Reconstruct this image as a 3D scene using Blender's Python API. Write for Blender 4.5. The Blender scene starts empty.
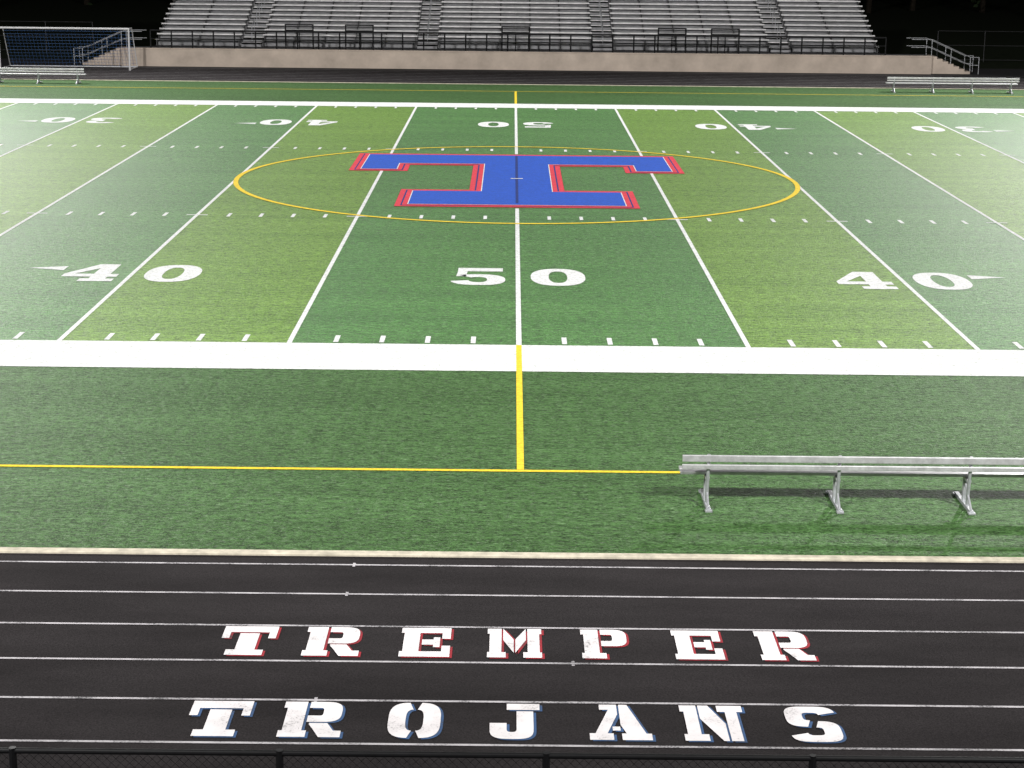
import bpy, math, random
from mathutils import Matrix, Vector, Euler
random.seed(4)
scene=bpy.context.scene
scene.view_settings.view_transform='Standard'
scene.view_settings.look='None'
scene.view_settings.exposure=0

# ------------------------------------------------------------ node helpers
def new_mat(name):
    m=bpy.data.materials.new(name); m.use_nodes=True
    nt=m.node_tree; b=nt.nodes['Principled BSDF']
    return m,nt,b
def N(nt,t,**k):
    n=nt.nodes.new(t)
    for a,v in k.items(): setattr(n,a,v)
    return n
def math_n(nt,op,a,b=None,c=None):
    n=N(nt,'ShaderNodeMath',operation=op)
    for i,v in enumerate((a,b,c)):
        if v is None: continue
        if isinstance(v,(int,float)): n.inputs[i].default_value=v
        else: nt.links.new(v,n.inputs[i])
    return n.outputs[0]
def mix(nt,f,a,b,mode='MIX'):
    n=N(nt,'ShaderNodeMix',data_type='RGBA',blend_type=mode)
    for s,v in ((n.inputs[0],f),(n.inputs[6],a),(n.inputs[7],b)):
        if isinstance(v,(int,float)): s.default_value=v
        elif isinstance(v,tuple): s.default_value=(*v,1) if len(v)==3 else v
        else: nt.links.new(v,s)
    return n.outputs[2]
def pos(nt,scale=(1,1,1)):
    g=N(nt,'ShaderNodeNewGeometry')
    m=N(nt,'ShaderNodeMapping'); m.inputs['Scale'].default_value=scale
    nt.links.new(g.outputs['Position'],m.inputs['Vector']); return m.outputs[0]
def noise(nt,vec,scale,detail=3,rough=.6):
    n=N(nt,'ShaderNodeTexNoise'); n.inputs['Scale'].default_value=scale
    n.inputs['Detail'].default_value=detail; n.inputs['Roughness'].default_value=rough
    nt.links.new(vec,n.inputs['Vector']); return n.outputs[0]
def ramp(nt,v,a,b,lo=0.,hi=1.):
    n=N(nt,'ShaderNodeMapRange'); n.inputs[1].default_value=a; n.inputs[2].default_value=b
    n.inputs[3].default_value=lo; n.inputs[4].default_value=hi
    nt.links.new(v,n.inputs[0]); return n.outputs[0]
def bump(nt,b,h,strength,dist):
    n=N(nt,'ShaderNodeBump'); n.inputs['Strength'].default_value=strength; n.inputs['Distance'].default_value=dist
    nt.links.new(h,n.inputs['Height']); nt.links.new(n.outputs[0],b.inputs['Normal'])

def simple(name,col,rough=.5,metal=0.,var=.25,scale=6,spec=.5,bmp=0):
    m,nt,b=new_mat(name)
    v=pos(nt); n=noise(nt,v,scale,4,.65)
    f=ramp(nt,n,.3,.7)
    c=mix(nt,f,tuple(x*(1-var) for x in col),tuple(min(1,x*(1+var)) for x in col))
    nt.links.new(c,b.inputs['Base Color'])
    b.inputs['Roughness'].default_value=rough; b.inputs['Metallic'].default_value=metal
    b.inputs['Specular IOR Level'].default_value=spec
    if bmp: bump(nt,b,n,bmp,.01)
    return m

NEAR=35.25; FAR=84.02; YD=.9144; MID=(NEAR+FAR)/2
# ------------------------------------------------------------ turf
def turf_grain(nt,want_big=True):
    fine=noise(nt,pos(nt,(.7,1.,1)),26,2,.8)
    med=noise(nt,pos(nt,(.45,1.0,1)),9,3,.85)
    big=noise(nt,pos(nt,(.3,1.4,1)),.45,5,.7) if want_big else None
    return fine,med,big
def make_turf():
    m,nt,b=new_mat('turf_fibres')
    g=N(nt,'ShaderNodeNewGeometry'); s=N(nt,'ShaderNodeSeparateXYZ'); nt.links.new(g.outputs['Position'],s.inputs[0])
    ax=math_n(nt,'ABSOLUTE',s.outputs[0])
    k=math_n(nt,'FLOOR',math_n(nt,'DIVIDE',ax,5*YD))
    odd=math_n(nt,'MODULO',k,2.0)
    iny=math_n(nt,'MULTIPLY',math_n(nt,'GREATER_THAN',s.outputs[1],NEAR),math_n(nt,'LESS_THAN',s.outputs[1],FAR))
    odd=math_n(nt,'MULTIPLY',odd,iny)
    fine,med,big=turf_grain(nt)
    f=ramp(nt,big,.36,.64)
    dark=mix(nt,f,(.040,.120,.026),(.054,.150,.034))
    light=mix(nt,f,(.090,.172,.028),(.115,.208,.036))
    side=mix(nt,f,(.036,.080,.024),(.047,.101,.032))
    c=mix(nt,iny,side,dark); c=mix(nt,odd,c,light)
    gr=math_n(nt,'ADD',math_n(nt,'MULTIPLY',fine,.5),math_n(nt,'MULTIPLY',med,.5))
    c=mix(nt,1.0,c,ramp(nt,gr,.39,.61,.25,1.85),'MULTIPLY')
    tip=noise(nt,pos(nt,(.5,1.2,1)),16,3,.85)
    c=mix(nt,ramp(nt,tip,.56,.72,0,.7),c,(.20,.28,.17))
    st=noise(nt,pos(nt,(.15,1.6,1)),1.2,3,.65)
    c=mix(nt,1.0,c,ramp(nt,st,.32,.68,.90,1.10),'MULTIPLY')
    nt.links.new(c,b.inputs['Base Color'])
    b.inputs['Roughness'].default_value=.58
    sp=math_n(nt,'MULTIPLY_ADD',odd,-.16,math_n(nt,'MULTIPLY_ADD',iny,.32,.10))
    sp=math_n(nt,'MULTIPLY',sp,ramp(nt,tip,.36,.66,.25,1.75))
    nt.links.new(sp,b.inputs['Specular IOR Level'])
    bump(nt,b,gr,1.0,.045)
    return m
def make_turf_paint(name,col,lo=.62):
    m,nt,b=new_mat(name)
    fine,med,big=turf_grain(nt,False)
    gr=math_n(nt,'ADD',math_n(nt,'MULTIPLY',fine,.6),math_n(nt,'MULTIPLY',med,.4))
    c=mix(nt,ramp(nt,gr,.40,.60),tuple(x*lo for x in col),col)
    f=ramp(nt,gr,.34,.44)
    c=mix(nt,f,tuple(.45*x+.55*y for x,y in zip(col,(.04,.10,.03))),c)
    nt.links.new(c,b.inputs['Base Color']); b.inputs['Roughness'].default_value=.85
    b.inputs['Specular IOR Level'].default_value=.12
    bump(nt,b,gr,.7,.03)
    return m
M_turf=make_turf()
M_white=make_turf_paint('white_turf_paint',(.72,.73,.73),.64)
M_gold=make_turf_paint('gold_turf_paint',(.76,.55,.035),.7)
M_blue=make_turf_paint('blue_turf_paint',(.014,.085,.50))
M_navy=make_turf_paint('navy_turf_paint',(.01,.03,.18))
M_red=make_turf_paint('red_turf_paint',(.66,.045,.075))

def make_track():
    m,nt,b=new_mat('black_track_rubber')
    v=pos(nt); f=noise(nt,v,50,3,.75); big=noise(nt,pos(nt,(.35,1.2,1)),.9,5,.6)
    c=mix(nt,ramp(nt,big,.3,.7),(.0110,.0094,.0100),(.0215,.0188,.0198))
    c=mix(nt,1.0,c,ramp(nt,f,.3,.7,.4,1.7),'MULTIPLY')
    nt.links.new(c,b.inputs['Base Color']); b.inputs['Roughness'].default_value=.95
    b.inputs['Specular IOR Level'].default_value=.10
    bump(nt,b,f,.6,.008); return m
M_track=make_track()
def make_track_paint(name,col,wear):
    m,nt,b=new_mat(name)
    v=pos(nt); f=noise(nt,v,38,4,.8); big=noise(nt,v,2.2,4,.6)
    s=math_n(nt,'ADD',math_n(nt,'MULTIPLY',f,.6),math_n(nt,'MULTIPLY',big,.4))
    c=mix(nt,ramp(nt,s,wear-.06,wear+.06),(.05,.05,.052),col)
    c=mix(nt,1.0,c,ramp(nt,big,.3,.7,.78,1.08),'MULTIPLY')
    nt.links.new(c,b.inputs['Base Color']); b.inputs['Roughness'].default_value=.8
    b.inputs['Specular IOR Level'].default_value=.2
    return m
M_tline=make_track_paint('lane_line_paint',(.44,.42,.44),.45)
M_twhite=make_track_paint('white_letter_paint',(.74,.71,.72),.375)
M_tred=make_track_paint('red_letter_paint',(.28,.02,.03),.42)
M_tblue=make_track_paint('blue_letter_paint',(.04,.09,.20),.42)
M_alu=simple('aluminium_plank',(.50,.50,.51),.42,.6,.22,7)
M_aluseat=simple('bleacher_aluminium',(.60,.59,.60),.5,.2,.25,2)
M_riser=simple('riser_aluminium',(.21,.21,.22),.55,.2,.25,3)
M_dark=simple('dark_steel',(.02,.02,.022),.5,.2,.2,9)
M_black=simple('black_painted_pipe',(.008,.008,.009),.5,.0,.2,9,.25)
M_galv=simple('galvanised_steel',(.40,.41,.43),.45,.6,.2,9)
M_conc=simple('beige_concrete',(.50,.42,.355),.9,0,.18,.7,.3,.2)
M_kerb=simple('kerb_concrete',(.44,.40,.32),.9,0,.3,5,.3,.2)
M_pave=simple('asphalt_apron',(.035,.035,.037),.9,0,.3,3,.2)
M_ground=simple('dark_grass_ground',(.014,.020,.009),.95,0,.4,2,.1)
M_whitep=simple('white_goal_paint',(.60,.60,.61),.4,0,.08,9)
M_bluenet=simple('blue_net',(.04,.11,.28),.7,0,.2,5)

# ------------------------------------------------------------ mesh builder
class MB:
    def __init__(s): s.v=[];s.f=[];s.m=[];s.mats=[]
    def mi(s,mat):
        if mat not in s.mats: s.mats.append(mat)
        return s.mats.index(mat)
    def face(s,pts,mat):
        n=len(s.v); s.v+=[tuple(p) for p in pts]; s.f.append(tuple(range(n,n+len(pts)))); s.m.append(s.mi(mat))
    def flat(s,pts,z,mat):
        a=sum(pts[i][0]*pts[(i+1)%len(pts)][1]-pts[(i+1)%len(pts)][0]*pts[i][1] for i in range(len(pts)))
        if a<0: pts=pts[::-1]
        s.face([(p[0],p[1],z) for p in pts],mat)
    def rect(s,x0,y0,x1,y1,z,mat): s.flat([(x0,y0),(x1,y0),(x1,y1),(x0,y1)],z,mat)
    def box(s,x0,y0,z0,x1,y1,z1,mat):
        p=[(x0,y0,z0),(x1,y0,z0),(x1,y1,z0),(x0,y1,z0),(x0,y0,z1),(x1,y0,z1),(x1,y1,z1),(x0,y1,z1)]
        n=len(s.v); s.v+=p; k=s.mi(mat)
        for q in ((3,2,1,0),(4,5,6,7),(0,1,5,4),(1,2,6,5),(2,3,7,6),(3,0,4,7)):
            s.f.append(tuple(n+i for i in q)); s.m.append(k)
    def tube(s,a,b,r,mat,r2=None,seg=8):
        a=Vector(a);b=Vector(b);r2=r if r2 is None else r2
        d=(b-a).normalized(); u=d.cross(Vector((0,0,1)) if abs(d.z)<.9 else Vector((1,0,0))).normalized(); w=d.cross(u)
        n=len(s.v);k=s.mi(mat)
        for c,rr in ((a,r),(b,r2)):
            for i in range(seg):
                t=2*math.pi*i/seg; s.v.append(tuple(c+(u*math.cos(t)+w*math.sin(t))*rr))
        for i in range(seg):
            j=(i+1)%seg; s.f.append((n+i,n+j,n+seg+j,n+seg+i)); s.m.append(k)
        s.f.append(tuple(n+i for i in range(seg))[::-1]); s.m.append(k)
        s.f.append(tuple(n+seg+i for i in range(seg))); s.m.append(k)
    def path(s,pts,r,mat,seg=8):
        for a,b in zip(pts,pts[1:]): s.tube(a,b,r,mat,seg=seg)
    def obj(s,name,parent=None,bevel=0,smooth=False):
        me=bpy.data.meshes.new(name); me.from_pydata(s.v,[],s.f)
        for m in s.mats: me.materials.append(m)
        me.polygons.foreach_set('material_index',s.m)
        me.update()
        o=bpy.data.objects.new(name,me); scene.collection.objects.link(o)
        if parent: o.parent=parent
        if bevel:
            b=o.modifiers.new('bevel','BEVEL'); b.width=bevel; b.segments=2; b.limit_method='ANGLE'
        return o
def empty(name,loc=(0,0,0)):
    e=bpy.data.objects.new(name,None); e.location=loc; scene.collection.objects.link(e); return e

# ------------------------------------------------------------ ground, turf, track
b=MB(); b.rect(-600,-150,600,900,-.03,M_ground); b.obj('ground')
b=MB(); b.rect(-75,22.85,75,96.65,.0,M_turf); b.obj('artificial_turf')
b=MB(); b.rect(-75,13.7,75,22.70,-.004,M_track); b.rect(-75,96.8,75,105.6,-.004,M_track); b.obj('running_track')
b=MB(); b.rect(-90,-20,90,13.7,-.012,M_pave); b.rect(-90,105.6,90,112,-.012,M_pave); b.obj('pavement')
b=MB(); b.box(-75,22.70,-.02,75,22.85,.03,M_kerb); b.box(-75,96.65,-.02,75,96.8,.03,M_kerb); b.obj('track_kerb',bevel=.01)

b=MB()
for base,sg in ((22.37,-1),(97.13,1)):
    for k in range(9):
        y=base+sg*k*1.067
        b.rect(-75,y-.022,75,y+.022,.001,M_tline)
for x,k in ((-2.2,0),(-2.2,1),(-2.25,4),(.55,3)):
    y=22.37-k*1.067
    b.rect(x,y+.024,x+.035,y+.07,.001,M_tline); b.rect(x,y-.07,x+.035,y-.024,.001,M_tline)
b.obj('lane_lines')

# ------------------------------------------------------------ glyphs (non overlapping pieces)
def R(x0,y0,x1,y1): return [[(x0,y0),(x1,y0),(x1,y1),(x0,y1)]]
def P(*p): return [list(p)]
def ring(cx,cy,rx,ry,ix,iy,a0,a1,n=20,e=.8):
    out=[]
    def pt(rx,ry,t):
        c,s=math.cos(t),math.sin(t)
        return (cx+rx*math.copysign(abs(c)**e,c),cy+ry*math.copysign(abs(s)**e,s))
    for i in range(n):
        t0=math.radians(a0+(a1-a0)*i/n); t1=math.radians(a0+(a1-a0)*(i+1)/n)
        out.append([pt(rx,ry,t0),pt(rx,ry,t1),pt(ix,iy,t1),pt(ix,iy,t0)])
    return out
def mir(ps): return [[(1-x,y) for x,y in p] for p in ps]
PB=R(.06,.18,.38,.82)+R(0,.82,.38,1)+R(.43,.82,.62,1)+R(.43,.42,.62,.60)+ring(.62,.71,.37,.29,.06,.11,-90,90,20,.6)
Mh=R(.04,.18,.26,.82)+R(0,.82,.26,1)+R(0,0,.34,.18)+P((.29,1),(.485,.62),(.485,.16),(.29,.60))
G={
'T':R(0,.79,1,1)+R(0,.58,.14,.79)+R(.86,.58,1,.79)+R(.32,.18,.68,.75)+R(.16,0,.84,.18),
'R':PB+R(0,0,.46,.18)+P((.48,.39),(.78,.39),(.90,.18),(1.03,.18),(1.03,0),(.68,0),(.56,.22),(.48,.35)),
'P':PB+R(0,0,.52,.18),
'E':R(.06,.18,.38,.82)+R(0,.82,1,1)+R(.83,.62,1,.82)+R(.43,.41,.66,.59)+R(.66,.33,.79,.67)+R(0,0,1,.18)+R(.83,.18,1,.38),
'M':Mh+mir(Mh),
'O':ring(.5,.5,.5,.5,.17,.30,95,265,24,.6)+ring(.5,.5,.5,.5,.17,.30,-85,85,24,.6),
'J':R(.33,.82,1,1)+R(.53,.3,.87,.78)+ring(.43,.3,.44,.30,.10,.11,180,360,20,.6)+R(-.01,.3,.33,.44),
'A':P((.1,.18),(.30,.18),(.50,.72),(.50,1),(.20,1),(.20,.85),(.35,.85))+P((.535,1),(.68,1),(.95,.18),(.62,.18),(.535,.42))+R(.395,.26,.525,.37)+R(0,0,.40,.18)+R(.54,0,1.04,.18),
'N':R(.06,.18,.28,.82)+R(0,.82,.28,1)+R(0,0,.4,.18)+P((.31,1),(.48,1),(.71,.48),(.71,0),(.62,0),(.31,.62))+R(.745,0,.94,.82)+R(.62,.82,1.04,1),
'S':ring(.5,.71,.49,.29,.16,.11,12,266,28,.55)+ring(.5,.29,.49,.29,.16,.11,-168,86,28,.55),
'0':ring(.5,.5,.5,.5,.17,.34,0,360,40,.85),
'1':R(.36,.15,.68,1)+R(.13,0,.9,.15)+R(.13,.8,.36,.95),
'2':ring(.5,.68,.48,.32,.17,.15,-25,165,24)+P((.0,.17),(.3,.17),(.93,.55),(.65,.6))+R(0,0,1,.17),
'3':ring(.48,.75,.48,.25,.17,.1,-90,160,24)+ring(.48,.25,.5,.25,.17,.1,-160,90,24),
'4':R(.54,.15,.84,1)+R(.38,0,1.0,.15)+R(0,.26,.54,.42)+R(.84,.26,1,.42)+P((0,.42),(.19,.42),(.54,.76),(.54,1),(.46,1)),
'5':R(.12,.80,.95,1)+P((.10,.5),(.28,.5),(.30,.80),(.12,.80))+ring(.5,.31,.5,.31,.17,.15,-168,130,28),
}
def glyph(b,ch,x,y,w,h,z,mat,rot=False,dx=0,dy=0):
    for p in G[ch]:
        q=[((1-px if rot else px)*w+x+dx,(1-py if rot else py)*h+y+dy) for px,py in p]
        b.flat(q,z,mat)
for word,col,y0,spans in (
  ('TREMPER',M_tred,19.31,[(-3.51,-2.88),(-2.53,-1.90),(-1.42,-.84),(-.41,.22),(.68,1.22),(1.75,2.31),(2.73,3.33)]),
  ('TROJANS',M_tblue,17.17,[(-3.52,-2.88),(-2.54,-1.91),(-1.42,-.87),(-.35,.17),(.68,1.30),(1.66,2.30),(2.76,3.31)])):
    b=MB()
    for ch,(xa,xb) in zip(word,spans):
        glyph(b,ch,xa,y0,xb-xa,.87,.002,col,dx=.03,dy=-.02)
        glyph(b,ch,xa,y0,xb-xa,.87,.007,M_twhite)
    b.obj('painted_word_'+word.lower())

# ------------------------------------------------------------ field lines
L=.008
b=MB()
b.rect(-75,NEAR-2.2,-.055,NEAR,L,M_white); b.rect(.055,NEAR-2.2,75,NEAR,L,M_white)
b.rect(-75,FAR,75,FAR+2.0,L,M_white)
for k in range(-10,11):
    x=k*5*YD
    if k==0:
        b.rect(-.055,NEAR+.002,.055,53.3,L,M_white); b.rect(-.055,66.5,.055,FAR,L,M_white)
    else: b.rect(x-.05,NEAR+.002,x+.05,FAR-.002,L,M_white)
    for hy in (NEAR+16.26,FAR-16.26):
        if k: b.rect(x-.3,hy-.05,x-.052,hy+.05,L,M_white); b.rect(x+.052,hy-.05,x+.3,hy+.05,L,M_white)
    if k<10:
        for j in range(1,5):
            xx=x+j*YD
            for ya,yb in ((NEAR+.12,NEAR+.72),(FAR-.72,FAR-.12),(NEAR+16.0,NEAR+16.6),(FAR-16.6,FAR-16.0)):
                b.rect(xx-.05,ya,xx+.05,yb,L,M_white)
b.obj('yard_lines')
b=MB()
for k in range(-4,5):
    x=k*10*YD; num=str(50-abs(k)*10)
    for far in (False,True):
        y0=41.45 if not far else 2*MID-41.45-2.15
        l,r=(num[0],num[1]) if not far else (num[1],num[0])
        glyph(b,l,x-1.60,y0,1.30,2.15,L,M_white,rot=far)
        glyph(b,r,x+.30,y0,1.30,2.15,L,M_white,rot=far)
        if k:
            s=1 if k>0 else -1
            yc=43.05 if not far else 2*MID-43.05
            b.flat([(x+s*1.72,yc-.26),(x+s*1.72,yc+.26),(x+s*2.6,yc)],L,M_white)
b.obj('yard_numbers')
b=MB()
YA=26.64; YB=2*MID-YA
b.rect(-60,YA-.05,60,YA+.05,L,M_gold); b.rect(-60,YB-.05,60,YB+.05,L,M_gold)
b.rect(-.055,YA+.06,.055,NEAR-.0,L,M_gold); b.rect(-.055,FAR+2.0,.055,YB-.06,L,M_gold)
for p in ring(0,MID,9.23,9.23,9.07,9.07,0,360,120,1.0): b.flat(p,L+.006,M_gold)
b.obj('soccer_lines')
# ---- midfield T
T=[(-5.7,66.3),(-5.7,61.5),(-3.7,61.5),(-3.7,63.1),(-1.5,63.1),(-1.5,57.1),(-3.65,57.1),(-3.65,53.5),
   (3.65,53.5),(3.65,57.1),(1.5,57.1),(1.5,63.1),(3.7,63.1),(3.7,61.5),(5.7,61.5),(5.7,66.3)]
def offset(poly,d):
    out=[];n=len(poly)
    for i in range(n):
        p0,p1,p2=Vector(poly[i-1]),Vector(poly[i]),Vector(poly[(i+1)%n])
        a=(p1-p0).normalized(); c=(p2-p1).normalized()
        na=Vector((-a.y,a.x)); nc=Vector((-c.y,c.x))
        out.append(tuple(p1+(na+nc)*d))
    return out
b=MB()
for i,(d,mt) in enumerate(((0,M_red),(.17,M_navy),(.22,M_red),(.37,M_white),(.40,M_blue))):
    b.flat(offset(T,d),.014+i*.004,mt)
b.rect(-.04,54.2,.04,65.7,.036,M_navy)
b.rect(-.2,59.6,.2,59.72,.040,M_white)
b.obj('midfield_letter_logo')

# ------------------------------------------------------------ benches
def bench(loc,length,nsup,rot=0):
    e=empty('team_bench',loc); e.rotation_euler=(0,0,rot)
    a=MB()
    a.box(0,.42,.43,length,.56,.475,M_alu); a.box(0,.58,.43,length,.72,.475,M_alu)
    a.obj('seat',e,bevel=.008)
    a=MB()
    a.box(0,.20,.575,length,.235,.645,M_alu); a.box(0,.18,.69,length,.215,.79,M_alu)
    a.obj('backrest',e,bevel=.008)
    ov=.38; st=(length-2*ov)/(nsup-1)
    for i in range(nsup):
        x=ov+i*st; a=MB()
        a.box(x-.03,.0,.0,x+.03,.95,.05,M_galv)
        a.box(x-.05,-.03,.0,x+.05,.06,.03,M_galv); a.box(x-.05,.89,.0,x+.05,.98,.03,M_galv)
        a.box(x-.028,.47,.05,x+.028,.53,.39,M_galv)
        a.box(x-.03,.26,.39,x+.03,.74,.43,M_galv)
        a.tube((x,.30,.05),(x,.25,.62),.026,M_galv); a.tube((x,.27,.40),(x,.235,.79),.026,M_galv)
        a.tube((x,.05,.05),(x,.47,.34),.018,M_galv)
        a.obj('leg_%d'%(i+1),e,bevel=.004)
    return e
bench((2.30,24.72,0),6.4,4)
bench((19.1,94.2,.0),6.8,4,0)
bench((-29.0,94.3,.0),6.8,4,0)

# ------------------------------------------------------------ grandstand
XL,XR=-21.4,21.6
WY=107.0
b=MB(); b.box(-22.9,WY,-.03,24.2,WY+.3,.96,M_conc)
b.box(-22.9,WY-.04,.96,24.2,WY+.34,1.04,M_conc)
b.obj('concrete_retaining_wall',bevel=.01)
b=MB()
aisles=[-15.7,-5.25,5.2,15.75]; AW=.62
edges=[XL]+sum([[a-AW,a+AW] for a in aisles],[])+[XR]
secs=[(edges[i],edges[i+1]) for i in range(0,len(edges),2)]
b.box(-22.9,WY+.35,.88,24.2,109.15,.98,M_riser)
NR=20; RUN=.76; RISE=.26; Z0=1.0
for i in range(NR):
    y=109.2+i*RUN; z=Z0+i*RISE
    for (xa,xb) in secs:
        b.box(xa,y+.30,z+.37,xb,y+.60,z+.445,M_aluseat)
        b.box(xa,y,z-.05,xb,y+.24,z,M_riser); b.box(xa,y+.26,z-.05,xb,y+.50,z,M_riser)
        b.box(xa,y+.66,z+.02,xb,y+.69,z+RISE-.06,M_riser)
        n=max(2,int((xb-xa)/1.83)); 
        for k in range(n+1):
            x=xa+.1+(xb-xa-.2)*k/n
            b.box(x-.03,y+.34,z,x+.03,y+.52,z+.37,M_dark)
    for a in aisles:
        b.box(a-AW+.03,y,z-.05,a+AW-.03,y+RUN-.03,z,M_aluseat)
        b.box(a-AW+.03,y+.38,z+.0,a+AW-.03,y+RUN-.03,z+.13,M_riser)
for x in (XL-.1,-10.5,0,10.5,XR+.05):
    b.face([(x,109.3,.8),(x,109.3+NR*RUN,.8),(x,109.3+NR*RUN,.9+NR*RISE),(x,109.3,.92)],M_dark)
b.obj('bleachers')
b=MB()
for a in aisles:
    for i in range(1,NR-1,3):
        y=109.2+i*RUN; z=Z0+i*RISE
        b.path([(a,y,z),(a,y,z+.9),(a,y+RUN*1.6,z+.9+RISE*1.6),(a,y+RUN*1.6,z+RISE*1.6)],.022,M_galv,6)
b.obj('aisle_handrail')
b=MB(); y=WY+.15; zb=1.04
x=-21.2; xs=[]
while x<22.5: xs.append(x); x+=1.22
for x in xs: b.tube((x,y,zb),(x,y,zb+1.0),.045,M_black)
for h in (.08,.53,1.0): b.tube((-21.2,y,zb+h),(xs[-1],y,zb+h),.03 if h<1 else .05,M_black)
for c in (-12.6,-9.1,.0,9.1,12.2):
    for dx in (-.8,.8): b.tube((c+dx,y+.4,.98),(c+dx,y+.4,2.45),.045,M_black)
    for h in (1.15,1.47): b.tube((c-.8,y+.4,.98+h-.03),(c+.8,y+.4,.98+h-.03),.04,M_black)
    b.tube((c,y+.4,.98),(c,y+.4,2.1),.03,M_black)
b.obj('guard_railing')
def stair(x0,sg,name):
    e=empty(name); a=MB()
    for i in range(7):
        xx=x0+sg*i*.33; z=.98-i*.14
        xa,xb=sorted((xx,xx+sg*.33)); a.box(xa,WY+.4,-.03,xb,WY+1.9,z,M_conc)
    a.obj('steps',e); a=MB()
    for yy in (WY+.45,WY+1.85):
        for h in (.5,.95):
            a.path([(x0-sg*1.2,yy,1.0+h),(x0,yy,1.0+h),(x0+sg*2.3,yy,h),(x0+sg*2.8,yy,h)],.025,M_galv)
        for t in (0,.5,1): a.tube((x0+sg*2.3*t,yy,.9*(1-t)),(x0+sg*2.3*t,yy,1.0*(1-t)+.95),.025,M_galv)
        a.tube((x0+sg*2.8,yy,-.02),(x0+sg*2.8,yy,.95),.025,M_galv)
    a.obj('handrails',e)
stair(24.25,1,'access_stair'); stair(-22.95,-1,'access_stair')

def goal(x0,x1,y):
    e=empty('soccer_goal'); a=MB(); H=2.3; r=.055
    for x in (x0,x1):
        a.tube((x,y,0),(x,y,H),r,M_whitep); a.tube((x,y,H),(x,y+.9,H),.03,M_whitep)
        a.tube((x,y+.9,H),(x,y+2.1,.04),.03,M_whitep); a.tube((x,y,.05),(x,y+2.1,.05),.03,M_whitep)
    a.tube((x0-.05,y,H),(x1+.05,y,H),r,M_whitep); a.tube((x0,y+2.1,.05),(x1,y+2.1,.05),.03,M_whitep)
    a.obj('frame',e); a=MB()
    n=36
    for i in range(n+1):
        x=x0+(x1-x0)*i/n
        a.path([(x,y+.02,H-.02),(x,y+.9,H-.02),(x,y+2.1,.08)],.006,M_bluenet,4)
    for j in range(13):
        t=j/12; p=(y+.9+1.2*t,H-.02-(H-.1)*t); a.tube((x0,p[0],p[1]),(x1,p[0],p[1]),.006,M_bluenet,seg=4)
    a.obj('net',e)
goal(-29.0,-21.7,103.5)

# near fence at the track edge
b=MB(); y=14.66; H=1.03
for k in range(-12,13):
    x=.17+k*2.34; b.tube((x,y,-.01),(x,y,H+.03),.034,M_black)
b.tube((-28,y,H),(28.5,y,H),.026,M_black,seg=12); b.tube((-28,y,.08),(28.5,y,.08),.012,M_black)
for k in range(-110,110):
    x=k*.08
    b.tube((x,y+.03,.08),(x+.93,y+.03,1.01),.002,M_black,seg=3); b.tube((x+.93,y+.035,.08),(x,y+.035,1.01),.002,M_black,seg=3)
b.obj('track_fence')

b=MB()
for sx in (-1,1):
    xa=27*sx
    for k in range(18):
        b.tube((xa+sx*k*3,118,-.03),(xa+sx*k*3,118,1.9),.03,M_dark)
    for h in (.1,1.0,1.9): b.tube((xa,118,h),(xa+sx*51,118,h),.022,M_dark)
b.obj('boundary_fence')
M_leaf=simple('dark_foliage',(.02,.035,.014),.8,0,.5,1.5,.2); M_bark=simple('bark',(.02,.016,.012),.9,0,.3,4,.1)
b=MB()
for sx in (-1,1):
    for k in range(9):
        cx=sx*(34+k*8+random.uniform(-2,2)); cy=190+random.uniform(-8,8); hh=random.uniform(9,14)
        b.tube((cx,cy,-.03),(cx+.3,cy,hh*.6),.3,M_bark,.12)
        for j in range(4):
            t=random.uniform(0,6.28); b.tube((cx,cy,hh*.35),(cx+2.4*math.cos(t),cy+2.4*math.sin(t),hh*.7),.1,M_bark,.04,5)
        cl=[(cx+random.gauss(0,1.8),cy+random.gauss(0,1.8),random.uniform(hh*.2,hh),random.uniform(.7,1.6)) for _ in range(14)]
        for _ in range(420):
            c=random.choice(cl); p=Vector((c[0]+random.gauss(0,c[3]*.6),c[1]+random.gauss(0,c[3]*.6),c[2]+random.gauss(0,c[3]*.5)))
            u=Vector((random.gauss(0,1),random.gauss(0,1),random.gauss(0,1))).normalized()*.3; w=u.orthogonal().normalized()*.22
            b.face([p-u,p+w,p+u,p-w],M_leaf)
b.obj('tree_line')

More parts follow.
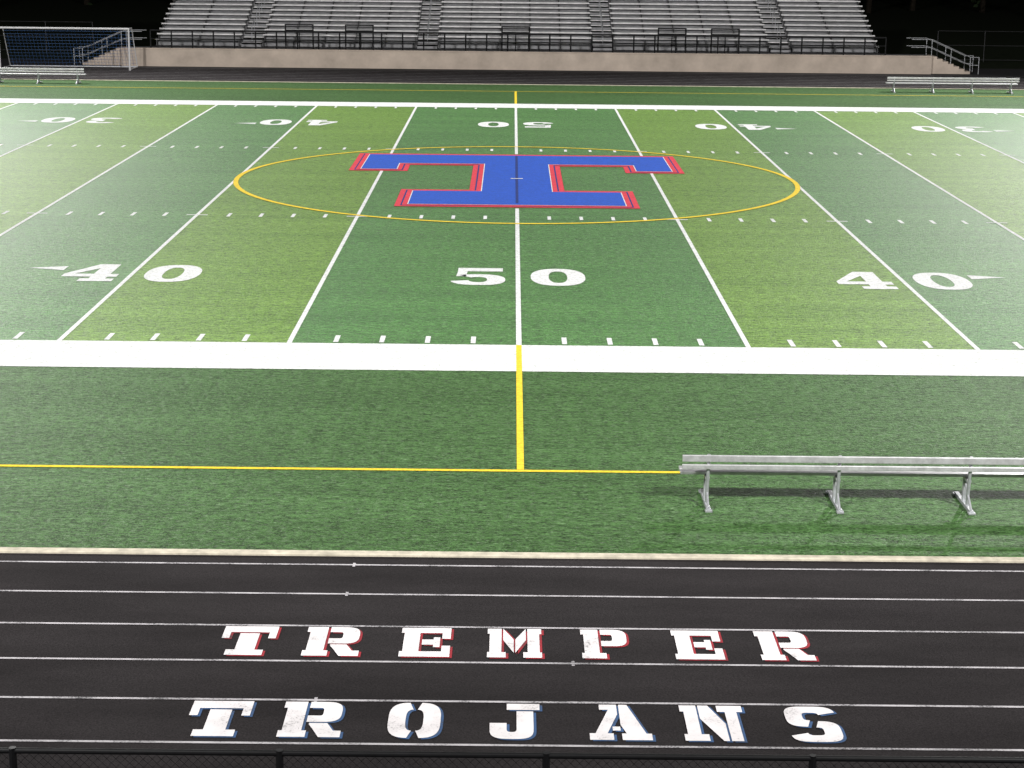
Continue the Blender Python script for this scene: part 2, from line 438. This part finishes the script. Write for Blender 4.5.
# ------------------------------------------------------------ floodlight towers
m,nt,bs=new_mat('lamp_glass'); bs.inputs['Emission Color'].default_value=(1,.98,.94,1); bs.inputs['Emission Strength'].default_value=5
M_lamp=m
def tower(x,y,h,target,power,cone=110,blend=.7,col=(1,.985,.96)):
    e=empty('floodlight_tower',(x,y,0)); a=MB()
    a.tube((0,0,-.03),(0,0,h+.5),.35,M_galv,.16,16)
    a.obj('pole',e); a=MB()
    t=Vector(target)-Vector((x,y,h)); d=Vector((t.x,t.y,0)).normalized(); s=Vector((-d.y,d.x,0)); dn=t.normalized()
    for lv in (0,-1.1,-2.2):
        c=Vector((0,0,h+lv)); a.tube(c-s*2.4,c+s*2.4,.07,M_galv)
        for k in range(-2,3):
            p=c+s*k*1.05+d*.1
            a.tube(p,p+dn*.45,.12,M_galv,.36,14)
            q=p+dn*.46; a.tube(q,q+dn*.02,.33,M_lamp,.33,14)
    a.obj('lamp_array',e)
    ld=bpy.data.lights.new('flood_beam','SPOT'); ld.energy=power; ld.spot_size=math.radians(cone); ld.spot_blend=blend
    ld.shadow_soft_size=1.3; ld.color=col
    lo=bpy.data.objects.new('flood_beam',ld); scene.collection.objects.link(lo); lo.parent=e
    lo.location=Vector((0,0,h-1.1))+d*2.2
    lo.rotation_euler=dn.to_track_quat('-Z','Y').to_euler()
tower(-28,-8,34,(-10,63,0),205000,90,.9)
tower(28,-8,34,(10,63,0),205000,90,.9)
tower(-42,112,32,(-14,77,0),190000,76,1.0)
tower(42,112,32,(14,77,0),190000,76,1.0)

w=bpy.data.worlds.new('World'); scene.world=w; w.use_nodes=True
nt=w.node_tree; bg=nt.nodes['Background']; sky=nt.nodes.new('ShaderNodeTexSky'); sky.sky_type='NISHITA'; sky.sun_disc=False
sky.sun_elevation=math.radians(1); sky.sun_rotation=math.radians(180)
nt.links.new(sky.outputs[0],bg.inputs[0]); bg.inputs[1].default_value=.0008
sd=bpy.data.lights.new('moonlight','SUN'); sd.energy=.01; sd.angle=math.radians(.5); sd.color=(1,.97,.9)
so=bpy.data.objects.new('moonlight',sd); scene.collection.objects.link(so); so.rotation_euler=(math.radians(50),0,math.radians(10))

cd=bpy.data.cameras.new('camera'); cam=bpy.data.objects.new('camera',cd); scene.collection.objects.link(cam)
cd.sensor_width=36; cd.lens=36*1817/1024; cd.clip_end=2000; cd.clip_start=.1
rot=Euler((math.radians(90-14.13),0,math.radians(-.1)),'XYZ').to_matrix()@Matrix.Rotation(math.radians(.6),3,'Z')
cam.matrix_world=Matrix.Translation((-.19,0,8.08))@rot.to_4x4()
scene.camera=cam
